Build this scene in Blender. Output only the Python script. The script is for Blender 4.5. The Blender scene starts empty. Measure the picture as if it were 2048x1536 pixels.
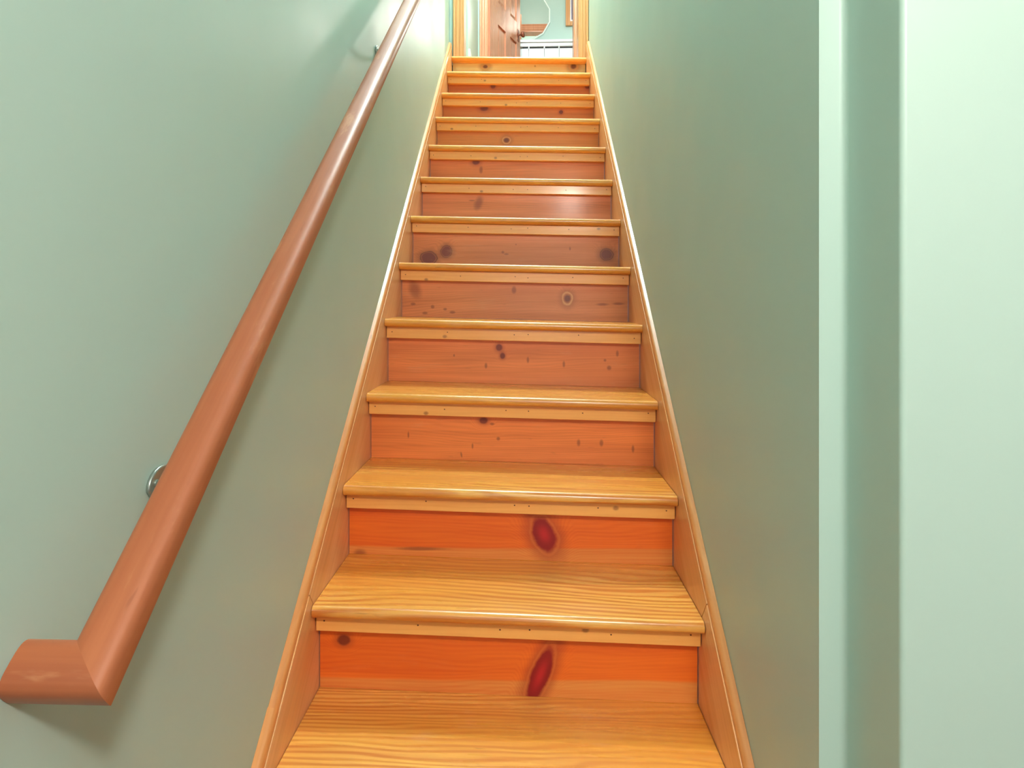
import bpy, bmesh, math, random
from mathutils import Vector, Matrix
R = math.radians
sc = bpy.context.scene
C = sc.collection
Z0 = 1.314            # eye height above the lower floor; everything is laid out from the eye and lifted by this at the end

# ------------------------------------------------------------------ camera
cam = bpy.data.cameras.new('camera'); camo = bpy.data.objects.new('camera', cam); C.objects.link(camo)
cam.sensor_fit = 'HORIZONTAL'; cam.sensor_width = 36.0
cam.lens = 1304.0 / 2048 * 36
cam.shift_x = (1024 - 1003.33) / 2048
cam.shift_y = (602.18 - 768) / 2048
cam.clip_start = .02
camo.location = (0, 0, 0); camo.rotation_euler = (R(90), 0, .03642)
sc.camera = camo
# ------------------------------------------------------------------ world, light, exposure
w = bpy.data.worlds.new('world'); sc.world = w; w.use_nodes = True
w.node_tree.nodes['Background'].inputs[0].default_value = (.80, .88, 1, 1)
w.node_tree.nodes['Background'].inputs[1].default_value = .5
sc.view_settings.view_transform = 'Standard'; sc.view_settings.look = 'None'
sc.view_settings.gamma = 1; sc.view_settings.use_curve_mapping = False
sc.view_settings.exposure = 0.08
P_STAIR, P_ROOM, P_FILL, P_HALL, P_BATH, P_TABLE = 235, 96, 18, 8, 13, 55

def lamp_light(name, kind, loc, power, col, radius=.1, rot=(0, 0, 0), size=None):
    l = bpy.data.lights.new(name, kind); l.energy = power; l.color = col
    if kind == 'AREA':
        l.shape = 'RECTANGLE'; l.size, l.size_y = size
    else:
        l.shadow_soft_size = radius
    o = bpy.data.objects.new(name, l); C.objects.link(o); o.location = loc; o.rotation_euler = rot
    return o
WARM = (1, .945, .87); COOL = (.86, .96, 1); FILL_TINT = (.95, .98, 1)
lamp_light('frontal_fill', 'AREA', (.3, -4.58, .05), P_FILL, FILL_TINT, rot=(R(90), 0, 0), size=(1.4, 1.4))  # area light added behind the camera as soft frontal fill

# ------------------------------------------------------------------ measures (metres, from the eye)
XC, W = -.04257, .86539
XL, XR = XC - W / 2, XC + W / 2
WL, WR = XL - .019, XR + .019
D2, H2, RISE, RUN, OH, TILT = 1.42793, .69284, .20706, .25, .05923, .023
DZ = [.0036, -.0049, -.0063, .0028, .0009, .0021, .0044, .0022, .003, .0037, .0062, -.0163]
M = RISE / RUN; PHI = math.atan(M)
CN = -H2 - M * D2                       # height of the nosing line at the eye's own depth
FLOOR = -Z0
ty = lambda i: D2 + RUN * i
tz = lambda i: -H2 + RISE * i + (DZ[i] if i >= 0 else 0)
HF = tz(11)                             # upper floor
ROOMC, UPC = 1.22, HF + 2.42            # ceilings

# ------------------------------------------------------------------ helpers
def prop(o, label=None, cat=None, kind=None, group=None):
    if label: o['label'] = label
    if cat: o['category'] = cat
    if kind: o['kind'] = kind
    if group: o['group'] = group
    return o

def wpos(o):
    v = Vector(o.location)
    while o.parent: o = o.parent; v += Vector(o.location)
    return v

def empty(name, loc, parent=None):
    o = bpy.data.objects.new(name, None); o.empty_display_size = .05; C.objects.link(o)
    o.location = Vector(loc) - (wpos(parent) if parent else Vector())
    if parent: o.parent = parent
    return o

def obj(name, verts, faces, mat, parent=None, origin=None, smooth=None, uv=None):
    """one mesh object; verts in layout coordinates, origin at the bounding-box centre"""
    vs = [Vector(v) for v in verts]
    if origin is None:
        origin = Vector([(min(v[k] for v in vs) + max(v[k] for v in vs)) / 2 for k in range(3)])
    else: origin = Vector(origin)
    me = bpy.data.meshes.new(name)
    me.from_pydata([v - origin for v in vs], [], faces)
    bm = bmesh.new(); bm.from_mesh(me); bmesh.ops.recalc_face_normals(bm, faces=bm.faces); bm.to_mesh(me); bm.free()
    me.materials.append(mat)
    if smooth is not None:
        me.polygons.foreach_set('use_smooth', [True] * len(me.polygons))
        me.set_sharp_from_angle(angle=R(smooth))
    me.update()
    o = bpy.data.objects.new(name, me); C.objects.link(o)
    o.location = origin - (wpos(parent) if parent else Vector())
    if parent: o.parent = parent
    return o

def bevel(o, wd, seg=2, ang=40):
    m = o.modifiers.new('bevel', 'BEVEL'); m.width = wd; m.segments = seg; m.limit_method = 'ANGLE'; m.angle_limit = R(ang)
    o.data.polygons.foreach_set('use_smooth', [True] * len(o.data.polygons))
    o.data.set_sharp_from_angle(angle=R(60))
    return o

def boxg(a, b):
    (x0, y0, z0), (x1, y1, z1) = a, b
    v = [(x0, y0, z0), (x1, y0, z0), (x1, y1, z0), (x0, y1, z0), (x0, y0, z1), (x1, y0, z1), (x1, y1, z1), (x0, y1, z1)]
    f = [(0, 3, 2, 1), (4, 5, 6, 7), (0, 1, 5, 4), (1, 2, 6, 5), (2, 3, 7, 6), (3, 0, 4, 7)]
    return v, f
def join(parts):
    V, F = [], []
    for v, f in parts:
        n = len(V); V += list(v); F += [tuple(i + n for i in q) for q in f]
    return V, F
def box(name, a, b, mat, parent=None, bev=0):
    v, f = boxg(a, b); o = obj(name, v, f, mat, parent)
    return bevel(o, bev) if bev else o
def boxes(name, lst, mat, parent=None):
    v, f = join([boxg(a, b) for a, b in lst]); return obj(name, v, f, mat, parent)
def prism(ring, off):
    """closed ring of points swept by a constant vector (or one per point)"""
    n = len(ring); off = off if isinstance(off, list) else [off] * n
    v = [tuple(p) for p in ring] + [tuple(Vector(p) + Vector(o)) for p, o in zip(ring, off)]
    f = [tuple(range(n)), tuple(range(2 * n - 1, n - 1, -1))] + [(i, (i + 1) % n, n + (i + 1) % n, n + i) for i in range(n)]
    return v, f
def lathe(prof, n, frame):
    """prof = [(radius, height)], frame = function (x, y, z) -> point"""
    V = [frame(r * math.cos(2 * math.pi * k / n), r * math.sin(2 * math.pi * k / n), h) for r, h in prof for k in range(n)]
    m = len(prof)
    F = [(j * n + k, j * n + (k + 1) % n, (j + 1) * n + (k + 1) % n, (j + 1) * n + k) for j in range(m - 1) for k in range(n)]
    F += [tuple(range(n)), tuple(range((m - 1) * n, m * n))]
    return V, F
def tube(path, rad, n=10):
    pts = [Vector(p) for p in path]; V, F = [], []
    rad = rad if isinstance(rad, (list, tuple)) else [rad] * len(pts)
    up = None
    for i, p in enumerate(pts):
        t = (pts[min(i + 1, len(pts) - 1)] - pts[max(i - 1, 0)]).normalized()
        if up is None: up = t.orthogonal().normalized()
        up = (up - t * up.dot(t)).normalized(); s = t.cross(up)
        V += [p + (up * math.cos(2 * math.pi * k / n) + s * math.sin(2 * math.pi * k / n)) * rad[i] for k in range(n)]
    F = [(j * n + k, j * n + (k + 1) % n, (j + 1) * n + (k + 1) % n, (j + 1) * n + k) for j in range(len(pts) - 1) for k in range(n)]
    F += [tuple(range(n)), tuple(range((len(pts) - 1) * n, len(pts) * n))]
    return V, F

# ------------------------------------------------------------------ materials
def srgb(r, g, b):
    f = lambda c: (c / 255 / 12.92) if c <= 10 else ((c / 255 + .055) / 1.055) ** 2.4
    return (f(r), f(g), f(b), 1)

class NT:
    def __init__(s, name):
        s.m = bpy.data.materials.new(name); s.m.use_nodes = True; s.t = s.m.node_tree
        s.b = s.t.nodes['Principled BSDF']
    def n(s, typ, **kw):
        o = s.t.nodes.new(typ)
        for k, v in kw.items(): setattr(o, k, v)
        return o
    def l(s, a, b): s.t.links.new(a, b)
    def put(s, sock, v):
        if isinstance(v, bpy.types.NodeSocket): s.l(v, sock)
        else: sock.default_value = v
    def math(s, op, a, b=0., clamp=False):
        o = s.n('ShaderNodeMath', operation=op, use_clamp=clamp); s.put(o.inputs[0], a); s.put(o.inputs[1], b); return o.outputs[0]
    def smooth(s, x, a, b, lo=0., hi=1.):
        o = s.n('ShaderNodeMapRange', interpolation_type='SMOOTHSTEP'); s.put(o.inputs[0], x)
        for k, v in zip((1, 2, 3, 4), (a, b, lo, hi)): o.inputs[k].default_value = v
        return o.outputs[0]
    def mix(s, fac, a, b, mode='MIX'):
        o = s.n('ShaderNodeMix', data_type='RGBA', blend_type=mode); s.put(o.inputs[0], fac)
        s.put(o.inputs[6], a); s.put(o.inputs[7], b); return o.outputs[2]
    def noise(s, vec, scale=1., detail=3., rough=.5):
        o = s.n('ShaderNodeTexNoise'); s.l(vec, o.inputs['Vector']); o.inputs['Scale'].default_value = scale
        o.inputs['Detail'].default_value = detail; o.inputs['Roughness'].default_value = rough; return o.outputs['Fac']
    def mapping(s, vec, loc=(0, 0, 0), rot=(0, 0, 0), scale=(1, 1, 1), typ='POINT'):
        o = s.n('ShaderNodeMapping', vector_type=typ); s.l(vec, o.inputs['Vector'])
        o.inputs['Location'].default_value = loc; o.inputs['Rotation'].default_value = rot; o.inputs['Scale'].default_value = scale
        return o.outputs[0]
    def coords(s): return s.n('ShaderNodeTexCoord').outputs['Object']
    def length(s, vec):
        o = s.n('ShaderNodeVectorMath', operation='LENGTH'); s.l(vec, o.inputs[0]); return o.outputs['Value']

def flat(name, col, rough=.5, metal=0., emit=None, spec=None):
    t = NT(name); t.b.inputs['Base Color'].default_value = col; t.b.inputs['Roughness'].default_value = rough
    t.b.inputs['Metallic'].default_value = metal
    if emit: t.b.inputs['Emission Color'].default_value = (1, .93, .82, 1); t.b.inputs['Emission Strength'].default_value = emit
    return t.m

def paint(name, col, rough=.42, bump=.04):
    t = NT(name); c = t.coords()
    n1 = t.noise(c, 1.6, 3, .55); n2 = t.noise(c, 160, 1)
    t.l(t.mix(t.smooth(n1, .3, .7, 0, .22), col, tuple(v * .93 for v in col[:3]) + (1,)), t.b.inputs['Base Color'])
    t.l(t.smooth(n1, .3, .7, rough - .05, rough + .07), t.b.inputs['Roughness'])
    bp = t.n('ShaderNodeBump'); bp.inputs['Strength'].default_value = bump; bp.inputs['Distance'].default_value = .001
    t.l(n2, bp.inputs['Height']); t.l(bp.outputs[0], t.b.inputs['Normal'])
    return t.m

def pine(name, light, dark, axis='X', across='Z', seed=0, knots=(), rot=(0, 0, 0), freq=95, band=.5, sap=None, rough=.3, coat=.35, pale=None, worn=0., clear=False):
    """stained pine: grain along `axis`, growth rings across `across`; knots = (x, z, half width, half height, lean, kind) on the board"""
    t = NT(name); c0 = t.coords()
    c = t.mapping(c0, rot=rot) if any(rot) else c0
    sep = t.n('ShaderNodeSeparateXYZ'); t.l(c, sep.inputs[0])
    v = sep.outputs[across]
    st = [26., 26., 26.]; st['XYZ'.index(axis)] = 1.3
    off = ((seed * 7.31) % 23, (seed * 3.17) % 19, (seed * 5.77) % 29)
    lo = [5., 5., 5.]; lo['XYZ'.index(axis)] = .9
    fi = [210., 210., 210.]; fi['XYZ'.index(axis)] = 3.
    nlo = t.noise(t.mapping(c, loc=off, scale=lo), 1, 3)
    nst = t.noise(t.mapping(c, loc=off, scale=st), 1, 4, .6)
    nfi = t.noise(t.mapping(c, loc=off, scale=fi), 1, 2)
    warp = t.math('ADD', v, t.math('MULTIPLY', nlo, .17))
    km = []
    kn_noise = t.math('MULTIPLY', t.math('SUBTRACT', t.noise(c0, 28, 3, .6), .5), .55) if knots else None
    for (x, z, a, b, ang, kind) in knots:
        e = t.length(t.mapping(c0, loc=(x, 0, z), rot=(0, R(-ang), 0), scale=(a, 50, b), typ='TEXTURE'))
        wob = t.math('ADD', e, kn_noise)
        km.append((wob, e, kind, a, b))
        if kind in 'rdkl':
            warp = t.math('ADD', warp, t.smooth(e, 0, 3.2, .05 if kind != 'r' else .07, 0))
    ring = t.math('SINE', t.math('MULTIPLY', warp, 2 * math.pi * freq))
    ring = t.math('MULTIPLY', t.smooth(ring, -.6, 1.), t.smooth(nlo, .25, .7, .35, 1.25))
    g = t.math('ADD', t.math('MULTIPLY', ring, band), t.math('MULTIPLY', t.smooth(nst, .3, .75), .55))
    g = t.math('ADD', g, t.math('MULTIPLY', t.math('SUBTRACT', nfi, .5), .5), clamp=True)
    base = light
    if pale: base = t.mix(t.smooth(t.noise(t.mapping(c, loc=off, scale=[q * .8 for q in lo]), 1, 3), .42, .62), light, pale)
    if sap:                                                     # paler sapwood along the foot of the board
        lvl, scol = sap
        h = t.math('ADD', sep.outputs['Z'], t.math('MULTIPLY', t.math('SUBTRACT', nlo, .5), .05))
        base = t.mix(t.smooth(h, lvl - .004, lvl + .004, 1, 0), base, scol)
    col = t.mix(t.math('MULTIPLY', g, .85), base, dark)
    for wob, e, kind, a, b in km:
        if kind == 'r':
            col = t.mix(t.smooth(wob, .9, 2.5, .7, 0), col, srgb(158, 56, 30))
            col = t.mix(t.smooth(t.math('ABSOLUTE', t.math('SUBTRACT', wob, 1.22)), 0, .2, .3, 0), col, srgb(228, 130, 62))
            core = t.mix(t.smooth(e, .0, .8), srgb(186, 26, 34), srgb(140, 10, 16))
            col = t.mix(t.smooth(wob, .84, 1.12, 1, 0), col, core)
        elif kind == 'd':
            col = t.mix(t.smooth(wob, .8, 2.2, .5, 0), col, srgb(160, 66, 28))
            col = t.mix(t.smooth(wob, .7, 1.2, .9, 0), col, srgb(112, 36, 18))
        elif kind == 'k':
            col = t.mix(t.smooth(wob, 1., 2.2, .55, 0), col, srgb(126, 66, 40))
            col = t.mix(t.smooth(t.math('ABSOLUTE', t.math('SUBTRACT', wob, 1.12)), 0, .16, .8, 0), col, srgb(100, 44, 28))
            col = t.mix(t.smooth(wob, .85, 1.05, 1, 0), col, srgb(124, 56, 42))
        elif kind == 'l':
            col = t.mix(t.smooth(wob, 1., 2.6, .5, 0), col, srgb(150, 80, 40))
            col = t.mix(t.smooth(t.math('ABSOLUTE', t.math('SUBTRACT', wob, 1.1)), 0, .3, .8, 0), col, srgb(220, 160, 100))
            col = t.mix(t.smooth(wob, .5, .9, .9, 0), col, srgb(110, 52, 34))
        elif kind == 's':
            col = t.mix(t.smooth(wob, .3, 1.3, .6, 0), col, srgb(120, 52, 30))
        else:
            col = t.mix(t.smooth(wob, .4, 1.3, .6, 0), col, srgb(120, 54, 28))
    if worn:                                                    # scuffs where feet and hands have rubbed the varnish
        n = t.noise(t.mapping(c, loc=off, scale=[5. if q == axis else 20. for q in 'XYZ']), 1, 5, .65)
        col = t.mix(t.smooth(n, .58, .72, 0, worn), col, srgb(226, 170, 120))
        col = t.mix(t.smooth(t.noise(t.mapping(c, loc=off, scale=[14. if q == axis else 75. for q in 'XYZ']), 1, 2), .68, .76, 0, worn), col, srgb(120, 60, 32))
    t.l(col, t.b.inputs['Base Color'])
    t.b.inputs['Coat Weight'].default_value = coat; t.b.inputs['Coat Roughness'].default_value = .16
    t.l(t.smooth(nst, .2, .8, rough - .04, rough + .1), t.b.inputs['Roughness'])
    bp = t.n('ShaderNodeBump'); bp.inputs['Strength'].default_value = .12; bp.inputs['Distance'].default_value = .001
    t.l(nfi, bp.inputs['Height']); t.l(bp.outputs[0], t.b.inputs['Normal'])
    return t.m

GREEN = (.452, .607, .54, 1)
m_wall = paint('sage_green_paint', GREEN)
m_panel = paint('grey_paint', (.28, .32, .33, 1))
m_ceil = paint('white_ceiling_paint', (.82, .82, .79, 1), .7)
m_white = flat('white_enamel', (.86, .87, .86, 1), .35)
m_dark = flat('dark_gap', (.04, .04, .05, 1), .8)
m_nickel = flat('satin_nickel', (.33, .38, .34, 1), .36, .75)
m_nail = flat('nail_hole', srgb(92, 40, 18), .7)
m_glow = flat('lit_glass', (.9, .88, .82, 1), .4, emit=3.)
m_mirror = flat('mirror_glass', (.9, .92, .91, 1), .01, 1.)
m_bevel = flat('mirror_bevel', (.84, .93, .87, 1), .25, 0.)
m_brown = flat('brown_knob', srgb(140, 82, 60), .3, .3)
m_photo = flat('purple_print', srgb(96, 84, 120), .4)
m_mat = flat('mat_board', (.85, .83, .85, 1), .8)

# ------------------------------------------------------------------ setting: lower room and stairwell
box('floor', (WL - .1, -4.7, FLOOR - .1), (3.7, .93, FLOOR), pine('floor_pine', srgb(150, 96, 60), srgb(110, 62, 34), 'Y', 'X', 3), None)
prop(bpy.data.objects['floor'], 'pine floor at the foot of the stairs', 'floor', 'structure')
wl = box('wall_left', (WL - .1, -4.7, FLOOR - .1), (WL, 4.22, UPC), m_wall)
prop(wl, 'sage green wall behind the handrail', 'wall', 'structure')
# right wall, seen from above: stairwell face, little return, jamb face, wall facing the room
YA, XB, YC = .9247, .4461, .7907
plan = [(WR, 4.22), (WR, YA)]
r = .010
plan += [(XB - r + r * math.sin(a), YA - r + r * math.cos(a)) for a in [R(q) for q in (0, 18, 36, 54, 72, 90)]]
r = .007
plan += [(XB + r - r * math.cos(a), YC + r - r * math.sin(a)) for a in [R(q) for q in (0, 18, 36, 54, 72, 90)]]
plan += [(3.6, YC), (3.6, YA + .01), (WR + .12, YA + .01), (WR + .12, 4.22)]
V, F = prism([(x, y, FLOOR - .1) for x, y in plan], (0, 0, UPC - FLOOR + .1))
wr = obj('wall_right', V, F, m_wall, smooth=30)
prop(wr, 'sage green wall on the right with a stepped rounded corner', 'wall', 'structure')
prop(boxes('wall_back', [((WL - .1, -4.7, FLOOR), (-.45, -4.6, ROOMC)), ((1.05, -4.7, FLOOR), (3.7, -4.6, ROOMC)), ((-.45, -4.7, FLOOR), (1.05, -4.6, -.7)), ((-.45, -4.7, .8), (1.05, -4.6, ROOMC))], m_panel), 'muted grey wall with the added fill window', 'wall', 'structure')
prop(box('wall_side', (3.6, -4.7, FLOOR), (3.7, .93, ROOMC), m_panel), 'muted grey side wall of the lower room', 'wall', 'structure')
prop(box('wall_header', (WL, YC, ROOMC - .12), (WR + .05, YA, UPC), m_wall), 'sage green wall above the opening to the stairs', 'wall', 'structure')
prop(box('ceiling', (WL - .1, -4.7, ROOMC), (3.7, YC, ROOMC + .1), m_ceil), 'white ceiling of the lower room', 'ceiling', 'structure')
prop(box('ceiling', (-1.0, YC, UPC), (1.3, 7.05, UPC + .1), m_ceil), 'white ceiling above stairs and hall', 'ceiling', 'structure')
wi = empty('fill_window_1', (.3, -4.65, -.7)); prop(wi, 'unseen white framed window added for the fill light', 'window', 'structure')  # unseen window, added to go with the frontal fill light
for a, b in (((-.45, -4.69, -.7), (-.39, -4.62, .8)), ((.99, -4.69, -.7), (1.05, -4.62, .8)), ((-.39, -4.69, -.7), (.99, -4.62, -.64)), ((-.39, -4.69, .74), (.99, -4.62, .8)), ((-.39, -4.68, .03), (.99, -4.63, .07))):
    box('fill_window_frame', a, b, m_white, wi)

# ------------------------------------------------------------------ staircase
stair = empty('staircase', (XC, ty(-2), FLOOR))
prop(stair, 'steep straight flight of varnished pine steps between green walls', 'staircase')
KN = {0: [(.076, .048, .0194, .0661, -22, 'r'), (-.375, .119, .0155, .0125, 0, 'd')],
 1: [(.092, .069, .028, .0453, 24, 'r'), (-.24, .026, .0733, .0053, 0, 's'), (-.402, .011, .0187, .0133, 0, 's')],
 2: [(-.085, .126, .0137, .0107, 0, 'd'), (-.316, .081, .003, .0107, 0, 'p'), (-.119, .048, .003, .0091, 0, 'p'), (-.153, .021, .003, .0091, 10, 'p'), (-.04, .071, .0061, .0061, 0, 'p'), (.204, .061, .0061, .0122, 0, 'p'), (.273, .06, .0061, .0107, 0, 'p'), (.368, .044, .0046, .0122, 0, 'p'), (-.059, .116, .0076, .0046, 0, 'p')],
 3: [(-.048, .126, .012, .012, 0, 'd'), (-.036, .097, .0086, .0103, 0, 'd'), (-.203, .098, .0034, .0051, 0, 'p'), (-.093, .063, .0051, .0103, 0, 'p'), (.051, .084, .0051, .012, 0, 'p'), (.174, .07, .0051, .012, 0, 'p'), (.314, .083, .0051, .0051, 0, 'p'), (.328, .057, .0086, .0086, 0, 'p'), (.356, .106, .0051, .012, 0, 'p')],
 4: [(.202, .078, .0172, .021, 0, 'l'), (-.381, .112, .0267, .0381, 20, 's'), (-.001, .111, .0095, .0153, 0, 'p'), (-.313, .047, .0076, .0076, 0, 'p'), (-.388, .058, .0095, .0057, 0, 'p'), (-.342, .023, .0114, .0057, 0, 'p'), (-.236, .026, .0114, .0057, 0, 'p'), (.335, .056, .0267, .0057, 0, 'p'), (.395, .059, .0229, .0057, 0, 'p'), (-.265, .038, .0076, .0057, 0, 'p')],
 5: [(-.364, .046, .0315, .0231, 0, 'k'), (-.29, .072, .021, .021, 30, 'k'), (.381, .059, .0252, .021, 0, 'k'), (-.037, .061, .0105, .0042, 0, 'p'), (-.052, .069, .0063, .0063, 0, 'p'), (.229, .083, .0042, .0084, 0, 'p'), (.003, .101, .0031, .0031, 0, 'p')],
 6: [(-.173, .104, .0206, .0367, -15, 's'), (-.203, .117, .016, .0034, 0, 'p')],
 7: [(-.203, .138, .0199, .0149, 0, 'd'), (-.178, .099, .0099, .0199, 0, 's')],
 8: [(-.059, .102, .0187, .016, 0, 'l')],
 9: [(-.195, .14, .0258, .0172, 0, 'd'), (.246, .114, .0115, .0115, 0, 'd'), (.046, .152, .0229, .0086, 0, 's')],
 10: [(-.156, .142, .0153, .0153, 0, 'd'), (.42, .133, .0153, .0183, 0, 'd')],
 11: [(-.315, .173, .0097, .0065, 0, 'd'), (-.217, .141, .0227, .0162, 0, 'l'), (.354, .137, .026, .0227, 0, 'l'), (.105, .141, .0065, .0065, 0, 'p'), (-.237, .19, .0455, .0097, 0, 's')]}
# board colours: the lowest boards are redder than the rest
ORANGE = srgb(238, 116, 34), srgb(208, 72, 10)
BROWN = srgb(214, 130, 74), srgb(172, 90, 46)
HONEY = srgb(216, 142, 66), srgb(178, 92, 32)
RC = {-2: ORANGE, -1: ORANGE, 0: ORANGE, 1: ORANGE, 2: (srgb(226, 128, 62), srgb(188, 88, 36)), 3: (srgb(222, 128, 68), srgb(182, 88, 42)), 4: BROWN, 5: BROWN, 6: (srgb(218, 130, 70), srgb(178, 90, 46)), 7: (srgb(220, 128, 64), srgb(182, 90, 38)), 8: (srgb(220, 136, 58), srgb(182, 94, 34)), 9: (srgb(204, 112, 40), srgb(164, 74, 22)), 10: (srgb(204, 108, 36), srgb(162, 70, 20)), 11: (srgb(242, 212, 154), srgb(224, 172, 108))}
def tilt(pts): return [(x, y, z - TILT * (x - XC)) for x, y, z in pts]
GAP = .0012
rng = random.Random(4)
for i in range(-2, 12):
    y, z = ty(i), tz(i); th = .027
    ye = y + RUN + OH + .012 if i < 11 else 4.40
    # tread with a bull-nosed front
    rr = th / 2
    prof = [(y + rr - rr * math.sin(a), z - rr + rr * math.cos(a)) for a in [math.pi * k / 10 for k in range(11)]]
    prof = [(y + rr + .0, z)] + prof[1:-1] + [(y + rr, z - th), (ye, z - th), (ye, z)]
    V, F = prism([(XL + GAP, a, b) for a, b in prof], (W - 2 * GAP, 0, 0))
    tr = obj('tread', tilt(V), F, pine('tread_pine', srgb(238, 164, 68), srgb(200, 106, 30), 'X', 'Y', i + 11, freq=52 + 9 * (i % 3), band=.55 if i < 2 else .3, pale=srgb(244, 184, 92), worn=.25, rough=.26), stair, smooth=40)
    # riser board
    yr = y + OH; zb = (tz(i - 1) if i > -2 else FLOOR)
    v, f = boxg((XL + .0022, yr, zb + .0005), (XR - .0022, yr + .018, z - th - .0005))
    zm = (zb + z - th) / 2
    kn = [(x, q - (zm - zb), a, b, g, k) for x, q, a, b, g, k in KN.get(i, [])]
    lt, dk = RC[i]
    sap = (.036 - (zm - zb), srgb(232, 150, 72)) if i in (0, 1) else None
    obj('riser', tilt(v), f, pine('riser_pine', lt, dk, 'X', 'Z', i + 40, kn, freq=120, band=.16, sap=sap, worn=.16 if 2 <= i <= 5 else .06, rough=.42, coat=.12, pale=tuple(min(1, q * 1.22) for q in lt[:3]) + (1,) if i > 1 else None), stair, origin=(XC, yr + .009, zm))
    # strip nailed under the nosing
    if i < 11:
        v, f = boxg((XL + .0018, y + .030, z - th - .0395), (XR - .0018, yr - .0004, z - th - .0003))
        s = bevel(obj('nosing_strip', tilt(v), f, pine('strip_pine', srgb(250, 184, 100), srgb(228, 146, 66), 'X', 'Z', i + 70, [(rng.uniform(-.38, .38), rng.uniform(-.012, .006), .008, .006, 0, 'p') for _ in range(1)], freq=60, band=.15, rough=.34), stair), .0018)
        for u in (.024, .255 + rng.uniform(-.02, .02), .50 + rng.uniform(-.02, .02), .56, .765 + rng.uniform(-.02, .02), .972):
            x = XL + W * u; zz = z - th - .017 + rng.uniform(-.004, .004)
            V, F = lathe([(.0017, 0), (.0017, .0006)], 8, lambda a, b, h: (x + a * 1.2, y + .030 - h + .0002, zz - TILT * (x - XC) + b))
            obj('nail_hole', V, F, m_nail, s)
box('landing_subfloor', (WL, 4.24, HF - .22), (WR, 4.40, HF - .03), m_dark, stair)
# skirt boards against the walls and the rounded caps on them
def slope_pt(yv, h): return yv, CN + M * yv + h
for side, x0, x1, hh, ycap in ((-1, WL + .0005, XL, .049, 1.244), (1, XR, WR - .0005, .044, 1.182)):
    mats = [pine('skirt_pine', srgb(238, 184, 130), srgb(210, 146, 98), 'Y', 'Z', 90 + side * 3 + k, rot=(-PHI, 0, 0), freq=40, band=.2, rough=.36, pale=srgb(232, 166, 104)) for k in range(2)]
    ysp = ty(0) - .006
    ytop = 4.205
    for k in range(2):
        if k == 0:
            pts = [slope_pt(ty(-2) - .06, hh), slope_pt(ysp - .0012, hh)]
            a = Vector((pts[1][0], pts[1][1])); nrm = Vector((math.sin(PHI), -math.cos(PHI))); b = a + nrm * .30
            pts += [(b.x, b.y), (ty(-2) - .06, max(FLOOR, b.y - 1.2))]
        else:
            a = Vector(slope_pt(ysp + .0004, hh)); nrm = Vector((math.sin(PHI), -math.cos(PHI))); b = a + nrm * .30
            pts = [(a.x, a.y), slope_pt(ytop, hh), slope_pt(ytop, hh - .38), (b.x, b.y)]
        V, F = prism([(x0, a_, b_) for a_, b_ in pts], (x1 - x0, 0, 0))
        bevel(obj('skirt_board', V, F, mats[k], stair), .0008, 1)
    mc = [pine('cap_pine', srgb(226, 152, 88), srgb(192, 108, 50), 'Y', 'X', 120 + side * 3 + k, rot=(-PHI, 0, 0), freq=70, band=.15, rough=.3, worn=.3) for k in range(2)]
    for k, (ya, yb, up, out) in enumerate(((ty(-2) - .06, ycap - .0008, .004, -.0008), (ycap, 4.205, 0., -.0022))):
        # rounded section: flat foot, vertical inner side, quarter round toward the room
        xi = x1 + out if side < 0 else x0 - out; xo = x0 if side < 0 else x1; wd = abs(xi - xo); sg = 1 if side < 0 else -1
        sec = [(0, 0), (wd, 0), (wd, .006)] + [(wd - .011 + .011 * math.cos(a), .006 + .011 * math.sin(a)) for a in [R(q) for q in (18, 36, 54, 72, 90)]] + [(0, .0185)]
        nx = -math.sin(PHI); nz = math.cos(PHI)
        ring = []
        for u, h in sec:
            a = slope_pt(ya, hh + .0006 + up); ring.append((xo + sg * u, a[0] + nx * h, a[1] + nz * h))
        V, F = prism(ring, (0, yb - ya, M * (yb - ya)))
        obj('skirt_cap', V, F, mc[k], stair, smooth=35)

# ------------------------------------------------------------------ handrail
RX, RCN, RW, RT = -.4195, -.874, .0268, .0195
sv = Vector((0, math.cos(PHI), math.sin(PHI))); nv = Vector((0, -math.sin(PHI), math.cos(PHI)))
rail = empty('handrail', (RX, .62, RCN + M * .62 - .1))
prop(rail, 'reddish brown wooden handrail with mitred wall return on the left wall', 'handrail')
m_rail = pine('rail_wood', srgb(172, 100, 62), srgb(144, 72, 40), 'Y', 'X', 5, rot=(-PHI, 0, 0), freq=55, band=.12, rough=.42, coat=.12, worn=.35)
m_ret = pine('rail_return_wood', srgb(166, 94, 56), srgb(138, 66, 34), 'X', 'Y', 6, freq=55, band=.12, rough=.42, coat=.12, worn=.3)
def section(n=36, p=3.0):
    o = []
    for k in range(n):
        a = 2 * math.pi * k / n; cs, sn = math.cos(a), math.sin(a)
        o.append((math.copysign(abs(cs) ** (2 / p), cs) * RW, math.copysign(abs(sn) ** (2 / p), sn) * RT))
    return o
def rail_pt(yv): return Vector((RX, yv, RCN + M * yv))
A, B = rail_pt(.6195), rail_pt(3.92)
ring, off = [], []
for u, wv in section():
    p = A + Vector((u, 0, 0)) - sv * u + nv * wv; q = B + Vector((u, 0, 0)) + sv * u + nv * wv
    ring.append(p); off.append(q - p)
V, F = prism(ring, off); obj('rail', V, F, m_rail, rail, smooth=50)
for base, sgn in ((A, -1), (B, 1)):
    ring, off = [], []
    for vv, wv in section():
        p = Vector((WL + .0005, 0, 0)) + Vector((0, base.y, base.z)) + sv * vv + nv * wv
        ring.append(p); off.append(Vector((RX + vv * sgn - WL - .0005, 0, 0)))
    V, F = prism(ring, off); obj('rail_return', V, F, m_ret, rail, smooth=50)
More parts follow.
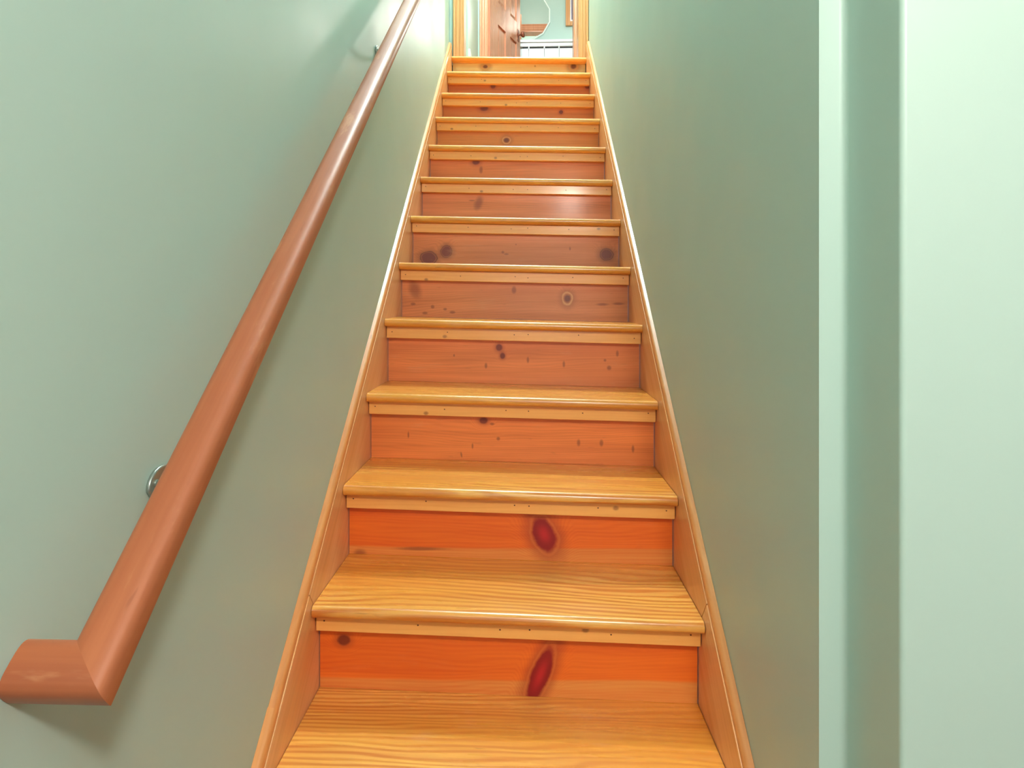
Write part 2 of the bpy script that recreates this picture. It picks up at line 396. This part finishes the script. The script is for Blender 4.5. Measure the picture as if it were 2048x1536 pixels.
for yb in (.863, 2.155):
    zc = rail_pt(yb).z - .062               # top of the wall plate
    br = empty('bracket', (WL, yb, zc - .05), rail); 
    sh = []
    for k in range(13):                      # shield: round head, waist, narrow foot
        a = R(180 - 15 * k); sh.append((.033 * math.cos(a), -.026 + .026 * math.sin(a)))
    sh += [(.026, -.036), (.017, -.047), (.014, -.062), (.010, -.072), (0, -.076), (-.010, -.072), (-.014, -.062), (-.017, -.047), (-.026, -.036)]
    V, F = prism([(WL + .0003, yb + a, zc + b) for a, b in sh], (.006, 0, 0))
    bevel(obj('wall_plate', V, F, m_nickel, br), .002)
    for s in (-1, 1):
        V, F = lathe([(.0052, 0), (.0052, .0016), (.0035, .0026), (.001, .0018)], 12, lambda a, b, h: (WL + .0063 + h, yb + s * .017 + a, zc - .020 + b))
        obj('screw', V, F, m_nickel, br, smooth=40)
    zb = rail_pt(yb).z - RT / math.cos(PHI)
    path = [(WL + .004, yb, zc - .036)] + [(WL + .010 + (RX - WL - .010) * math.sin(R(a)), yb, zc - .036 + (zb - .003 - zc + .036) * (1 - math.cos(R(a)))) for a in range(0, 91, 10)]
    V, F = tube(path, [.0105, .0095] + [.008] * 9, 12); obj('arm', V, F, m_nickel, br, smooth=60)
    c0 = Vector((RX, yb, zb)) - nv * .0012
    V, F = prism([c0 + Vector((a, 0, 0)) + sv * b for a, b in ((-.012, -.03), (.012, -.03), (.012, .03), (-.012, .03))], -nv * .003)
    obj('saddle', V, F, m_nickel, br)

# ------------------------------------------------------------------ upstairs: hall, doorways, bathroom
m_case = pine('casing_pine', srgb(218, 162, 104), srgb(186, 116, 62), 'Z', 'X', 21, freq=60, band=.3, rough=.35)
m_case2 = pine('bath_casing_pine', srgb(222, 156, 116), srgb(192, 116, 76), 'Z', 'X', 22, freq=60, band=.2, rough=.32)
m_door = pine('door_pine', srgb(222, 158, 126), srgb(196, 124, 92), 'Z', 'X', 23, freq=50, band=.2, rough=.22)
hz = lambda h: HF + h
JL, JR = -.398, .342
prop(boxes('wall_stairhead', [((WL, 4.235, HF + .013), (JL - .012, 4.36, UPC)), ((JR + .012, 4.235, HF + .003), (WR + .35, 4.36, UPC)), ((JL - .012, 4.235, hz(2.06)), (JR + .012, 4.36, UPC))], m_wall), 'sage green wall around the doorway at the stair head', 'wall', 'structure')
prop(box('floor', (-1.0, 4.402, HF - .12), (1.3, 7.05, HF), pine('hall_floor_pine', srgb(215, 145, 75), srgb(180, 100, 45), 'X', 'Y', 31)), 'pine floor of the upper hall and bathroom', 'floor', 'structure')
prop(box('wall_hall_left', (-.49, 4.36, HF), (-.385, 5.28, UPC), m_wall), 'sage green side wall of the upper hall', 'wall', 'structure')
prop(box('baseboard_left', (-.385, 4.362, HF), (-.370, 4.56, hz(.125)), m_white, None, .003), 'short white baseboard just past the stair head doorway', 'baseboard', 'structure')
prop(box('wall_hall_right', (.70, 4.36, HF), (.80, 5.28, UPC), m_wall), 'sage green wall at the right end of the upper hall', 'wall', 'structure')
OL, OR, OHH = -.304, .389, 1.93
prop(boxes('wall_bathroom', [((-1.0, 5.28, HF), (OL - .01, 5.40, UPC)), ((OR + .01, 5.28, HF), (1.3, 5.40, UPC)), ((OL - .01, 5.28, hz(OHH + .01)), (OR + .01, 5.40, UPC))], m_wall), 'sage green wall around the bathroom doorway', 'wall', 'structure')
prop(box('wall_far', (-1.0, 6.95, HF), (1.3, 7.05, UPC), m_wall), 'sage green bathroom wall with the mirror', 'wall', 'structure')
prop(box('wall_bathroom_left', (-1.0, 5.40, HF), (-.90, 6.95, UPC), m_wall), 'sage green left wall of the bathroom', 'wall', 'structure')
prop(box('wall_bathroom_right', (1.20, 5.40, HF), (1.3, 6.95, UPC), m_wall), 'sage green right wall of the bathroom', 'wall', 'structure')
def casing(name, xa, xb, yb, depth, z0, z1, mat, parent, sgn):
    """moulded board: xa = edge at the opening, xb = outer edge; depth toward -y * sgn"""
    wdt = xb - xa
    pr = [(0, 0), (0, .55), (.04, .62), (.10, .62), (.14, .50), (.18, .66), (.30, .72), (.42, .66), (.46, .56), (.50, .70), (.62, .76), (.74, .70), (.78, .60), (.82, .90), (.92, 1.), (1., .92), (1., 0)]
    V, F = prism([(xa + wdt * u, yb - sgn * depth * v, z0) for u, v in pr], (0, 0, z1 - z0))
    return obj(name, V, F, mat, parent)
def head(name, xa, xb, za, zb, yb, depth, mat, parent, sgn):
    pr = [(0, 0), (0, .55), (.10, .62), (.14, .50), (.30, .72), (.46, .56), (.62, .76), (.78, .60), (.92, 1.), (1., .92), (1., 0)]
    V, F = prism([(xa, yb - sgn * depth * v, za + (zb - za) * u) for u, v in pr], (xb - xa, 0, 0))
    return obj(name, V, F, mat, parent)
d1 = empty('door_1', (0, 4.29, HF)); prop(d1, 'open doorway with pine casing at the top of the stairs', 'doorway', 'structure')
casing('casing', JL, JL - .071, 4.235, .018, HF, hz(2.04), m_case, d1, 1)
casing('casing', JR, JR + .064, 4.235, .018, HF, hz(2.04), m_case, d1, 1)
head('head_casing', JL - .071, JR + .064, hz(2.04), hz(2.11), 4.235, .018, m_case, d1, 1)
for a, b in (((JL - .011, 4.225, HF + .0005), (JL, 4.365, hz(2.04))), ((JR, 4.225, HF + .0005), (JR + .011, 4.365, hz(2.04))), ((JL, 4.225, hz(2.03)), (JR, 4.365, hz(2.04)))):
    box('jamb', a, b, m_case, d1, .0015)
d2 = empty('door_2', (0, 5.34, HF)); prop(d2, 'open panelled pine door in its casing beyond the stair head', 'door', 'structure')
for sgn, yb in ((1, 5.28), (-1, 5.40)):
    casing('casing', OL, OL - .066, yb, .018, HF, hz(OHH), m_case2, d2, sgn)
    casing('casing', OR, OR + .066, yb, .018, HF, hz(OHH), m_case2, d2, sgn)
    head('head_casing', OL - .066, OR + .066, hz(OHH), hz(OHH + .09), yb, .018, m_case2, d2, sgn)
for a, b in (((OL - .009, 5.272, HF), (OL, 5.408, hz(OHH))), ((OR, 5.272, HF), (OR + .009, 5.408, hz(OHH))), ((OL, 5.272, hz(OHH - .009)), (OR, 5.408, hz(OHH)))):
    box('jamb', a, b, m_case2, d2, .0015)
# door leaf swung into the bathroom
hp, ep = Vector((-.288, 5.315)), Vector((-.048, 5.945))
du = (ep - hp).normalized(); dn = Vector((du.y, -du.x)); LW = (ep - hp).length; TH = .035
def leaf(u, d, h): return (hp.x + du.x * u + dn.x * d, hp.y + du.y * u + dn.y * d, HF + h)
def leafbox(u0, u1, d0, d1_, h0, h1):
    v, f = boxg((u0, d0, h0), (u1, d1_, h1)); return [leaf(*p) for p in v], f
lf_bars = [(0, .165, .01, 1.915), (LW - .085, LW, .01, 1.915), (.335, .435, .01, 1.915)]
V, F = join([leafbox(a, b, -TH, 0, h0, h1) for a, b, h0, h1 in lf_bars] +
            [leafbox(a, b, -TH + .0002, -.0002, h0, h1) for a, b in ((.165, .335), (.435, LW - .085)) for h0, h1 in ((.01, .22), (.755, .94), (1.79, 1.915))])
lf = obj('door_leaf', V, F, m_door, d2)
for a, b in ((.165, .335), (.435, LW - .085)):
    for h0, h1 in ((.22, .755), (.94, 1.79)):
        k = .03
        for dd in (-.011, ):
            V, F = [], []
            o4 = [leaf(u, -.014, h) for u, h in ((a, h0), (b, h0), (b, h1), (a, h1))]
            i4 = [leaf(u, -.005, h) for u, h in ((a + k, h0 + k), (b - k, h0 + k), (b - k, h1 - k), (a + k, h1 - k))]
            bk = [leaf(u, -TH + .012, h) for u, h in ((a, h0), (b, h0), (b, h1), (a, h1))]
            V = o4 + i4 + bk
            F = [(4, 5, 6, 7), (8, 9, 10, 11)] + [(n, (n + 1) % 4, 4 + (n + 1) % 4, 4 + n) for n in range(4)] + [(n, (n + 1) % 4, 8 + (n + 1) % 4, 8 + n) for n in range(4)]
            obj('panel', V, F, m_door, lf)
kx, kh = LW - .052, .835
V, F = lathe([(.026, 0), (.026, .004), (.018, .007), (.0095, .010), (.0085, .026), (.015, .031), (.025, .038), (.028, .047), (.026, .056), (.017, .063), (.004, .066)], 20, lambda a, b, h: leaf(kx + a, h, kh + b))
obj('door_knob', V, F, m_brown, lf, smooth=50)
V, F = leafbox(kx - .019, kx + .019, 0, .003, kh - .055, kh + .05); obj('knob_plate', V, F, m_brown, lf)
for h in (.22, 1.05, 1.72):
    V, F = lathe([(.006, 0), (.006, .09)], 10, lambda a, b, q: (hp.x - .008 + a, hp.y + .0 + b, HF + h + q)); obj('hinge', V, F, m_brown, lf, smooth=40)

# mirror on the far wall
mc_ = Vector((.001, 6.93, HF + 1.468)); ap = .262; N = 12
mz = (602.18 - 32.5) / 1304 * 6.94
mc_.z = mz
mi = empty('wall_mirror', (mc_.x, 6.94, mc_.z - ap)); prop(mi, 'round faceted mirror hanging above the white cabinet', 'mirror')
def poly(rad, yv): return [(mc_.x + rad / math.cos(math.pi / N) * math.cos(2 * math.pi * (k + .5) / N), yv, mc_.z + rad / math.cos(math.pi / N) * math.sin(2 * math.pi * (k + .5) / N)) for k in range(N)]
o1, i1, b1 = poly(ap, 6.940), poly(ap - .014, 6.935), poly(ap, 6.9485)
obj('glass', i1 + poly(ap - .014, 6.947), [tuple(range(N)), tuple(range(N, 2 * N))] + [(k, (k + 1) % N, N + (k + 1) % N, N + k) for k in range(N)], m_mirror, mi)
obj('bevelled_edge', o1 + i1 + b1, [(k, (k + 1) % N, N + (k + 1) % N, N + k) for k in range(N)] + [(k, (k + 1) % N, 2 * N + (k + 1) % N, 2 * N + k) for k in range(N)], m_bevel, mi)
# picture
pf = empty('picture', (.62, 6.94, 2.92)); prop(pf, 'wood framed picture with purple image beside the mirror', 'picture')
px0, px1, pz0, pz1 = .4262, .80, 2.918, 3.42
fw = .046
for a, b, c_, d_ in ((px0, px0 + fw, pz0, pz1), (px1 - fw, px1, pz0, pz1), (px0 + fw, px1 - fw, pz0, pz0 + fw), (px0 + fw, px1 - fw, pz1 - fw, pz1)):
    box('frame', (a, 6.922, c_), (b, 6.949, d_), m_case, pf, .004)
box('mat', (px0 + fw, 6.936, pz0 + fw), (px1 - fw, 6.946, pz1 - fw), m_mat, pf)
box('print', (px0 + fw + .016, 6.933, pz0 + fw + .02), (px1 - fw - .016, 6.9362, pz1 - fw - .02), m_photo, pf)
# white cabinet with a slotted front
YF = 6.47; CT = (602.18 - 80) / 1304 * 6.46 + .002
cb = empty('white_cabinet', (.30, 6.7, HF)); prop(cb, 'white cabinet with dark slots under its top below the mirror', 'cabinet')
cx0, cx1 = -.10, .98
zs = (602.18 - 95.5) / 1304 * 6.47
box('cabinet_top', (cx0 - .015, YF - .012, CT - .028), (cx1 + .015, 6.94, CT), m_white, cb, .004)
box('cabinet_body', (cx0, YF + .03, HF), (cx1, 6.94, CT - .028), m_white, cb)
box('front_band', (cx0, YF, zs + .010), (cx1, YF + .03, CT - .028), m_white, cb, .002)
xs = [-.035 + .0, .034, .187, .333, .49, .645, .80, .95]
for k in range(len(xs) - 1):
    box('slot', (xs[k] + .006, YF + .022, zs - .0088), (xs[k + 1] - .006, YF + .0298, zs + .0098), m_dark, cb)
    box('door_panel', (xs[k] + .0015, YF, HF + .06), (xs[k + 1] - .0015, YF + .0298, zs - .009), m_white, cb, .002)
    box('slot_divider', (xs[k + 1] - .006, YF, zs - .009), (xs[k + 1] + .006, YF + .0298, zs + .010), m_white, cb)
# table lamp with a scrolled base on the cabinet
lx, ly = .63, 6.60
tl = empty('table_lamp', (lx, ly, CT)); prop(tl, 'white table lamp with scrolled iron base on the cabinet', 'lamp')
V, F = lathe([(.07, 0), (.072, .006), (.06, .014), (.02, .020), (.010, .03)], 24, lambda a, b, h: (lx + a, ly + b, CT + h)); obj('base', V, F, m_white, tl, smooth=40)
V, F = tube([(lx, ly, CT + .02), (lx, ly, CT + .30)], .008); obj('stem', V, F, m_white, tl, smooth=50)
for s in (-1, 1):
    pts = []
    for k in range(34):                     # C-scroll curling outward at both ends
        t = k / 33; a = R(-200 + 560 * t); rad = .008 + .020 * min(1, t * 1.3)
        pts.append((lx + s * (.112 - .0 - rad * math.cos(a) * .9 - .0), ly, CT + .045 + rad * math.sin(a)))
    end = pts[-1]
    for k in range(1, 16):
        t = k / 15; pts.append((end[0] + s * (.018 * math.sin(t * math.pi * 1.0)) - s * .004 * t, ly, end[2] + .095 * t))
    top = pts[-1]
    for k in range(1, 20):
        a = R(20 * k); pts.append((top[0] - s * .012 + s * .012 * math.cos(a) , ly, top[2] + .012 * math.sin(a)))
    V, F = tube(pts, .0062, 8); obj('scroll', V, F, m_white, tl, smooth=60)
V, F = lathe([(.115, .30), (.075, .47), (.073, .47), (.113, .30)], 28, lambda a, b, h: (lx + a, ly + b, CT + h)); obj('lamp_shade', V, F[:-2] + [(84 + k, 84 + (k + 1) % 28, (k + 1) % 28, k) for k in range(28)], m_glow, tl, smooth=40)
sp = lamp_light('table_lamp_spot', 'SPOT', (lx - .06, ly - .09, CT + .24), P_TABLE, WARM, .16)
sp.data.spot_size = R(27); sp.data.spot_blend = .9
sp.rotation_euler = (Vector((WL, 2.35, 1.05)) - Vector(sp.location)).to_track_quat('-Z', 'Y').to_euler()

# ------------------------------------------------------------------ lamps
def dome(name, loc, label, power, rad=.15, col=WARM, soft=.10):
    x, y, z = loc
    o = empty(name, (x, y, z - .1)); prop(o, label, 'lamp')
    V, F = lathe([(rad + .015, 0), (rad + .015, -.018), (rad, -.022)], 32, lambda a, b, h: (x + a, y + b, z + h)); obj('base_ring', V, F, m_nickel, o, smooth=40)
    V, F = lathe([(rad * math.cos(R(a)), -.0225 - .07 * math.sin(R(a))) for a in (0, 15, 30, 45, 60, 75, 88)], 32, lambda a, b, h: (x + a, y + b, z + h)); obj('glass_dome', V, F, m_glow, o, smooth=60)
    lamp_light('lamp_glow', 'POINT', (x, y, z - .1 - soft - .02), power, col, soft)
    return o
dome('ceiling_lamp', (XC, 3.42, UPC), 'round ceiling lamp above the upper stairs', P_STAIR, col=COOL)
dome('ceiling_lamp', (.46, -.72, ROOMC), 'round ceiling lamp in the room at the foot of the stairs', P_ROOM, .2)
dome('ceiling_lamp', (.2, 4.82, UPC), 'round ceiling lamp in the upper hall', P_HALL)
dome('ceiling_lamp', (.15, 6.2, UPC), 'round ceiling lamp in the bathroom', P_BATH)

# ------------------------------------------------------------------ lift everything so that the lower floor lies at z = 0
for o in list(C.objects):
    if o.parent is None: o.location.z += Z0
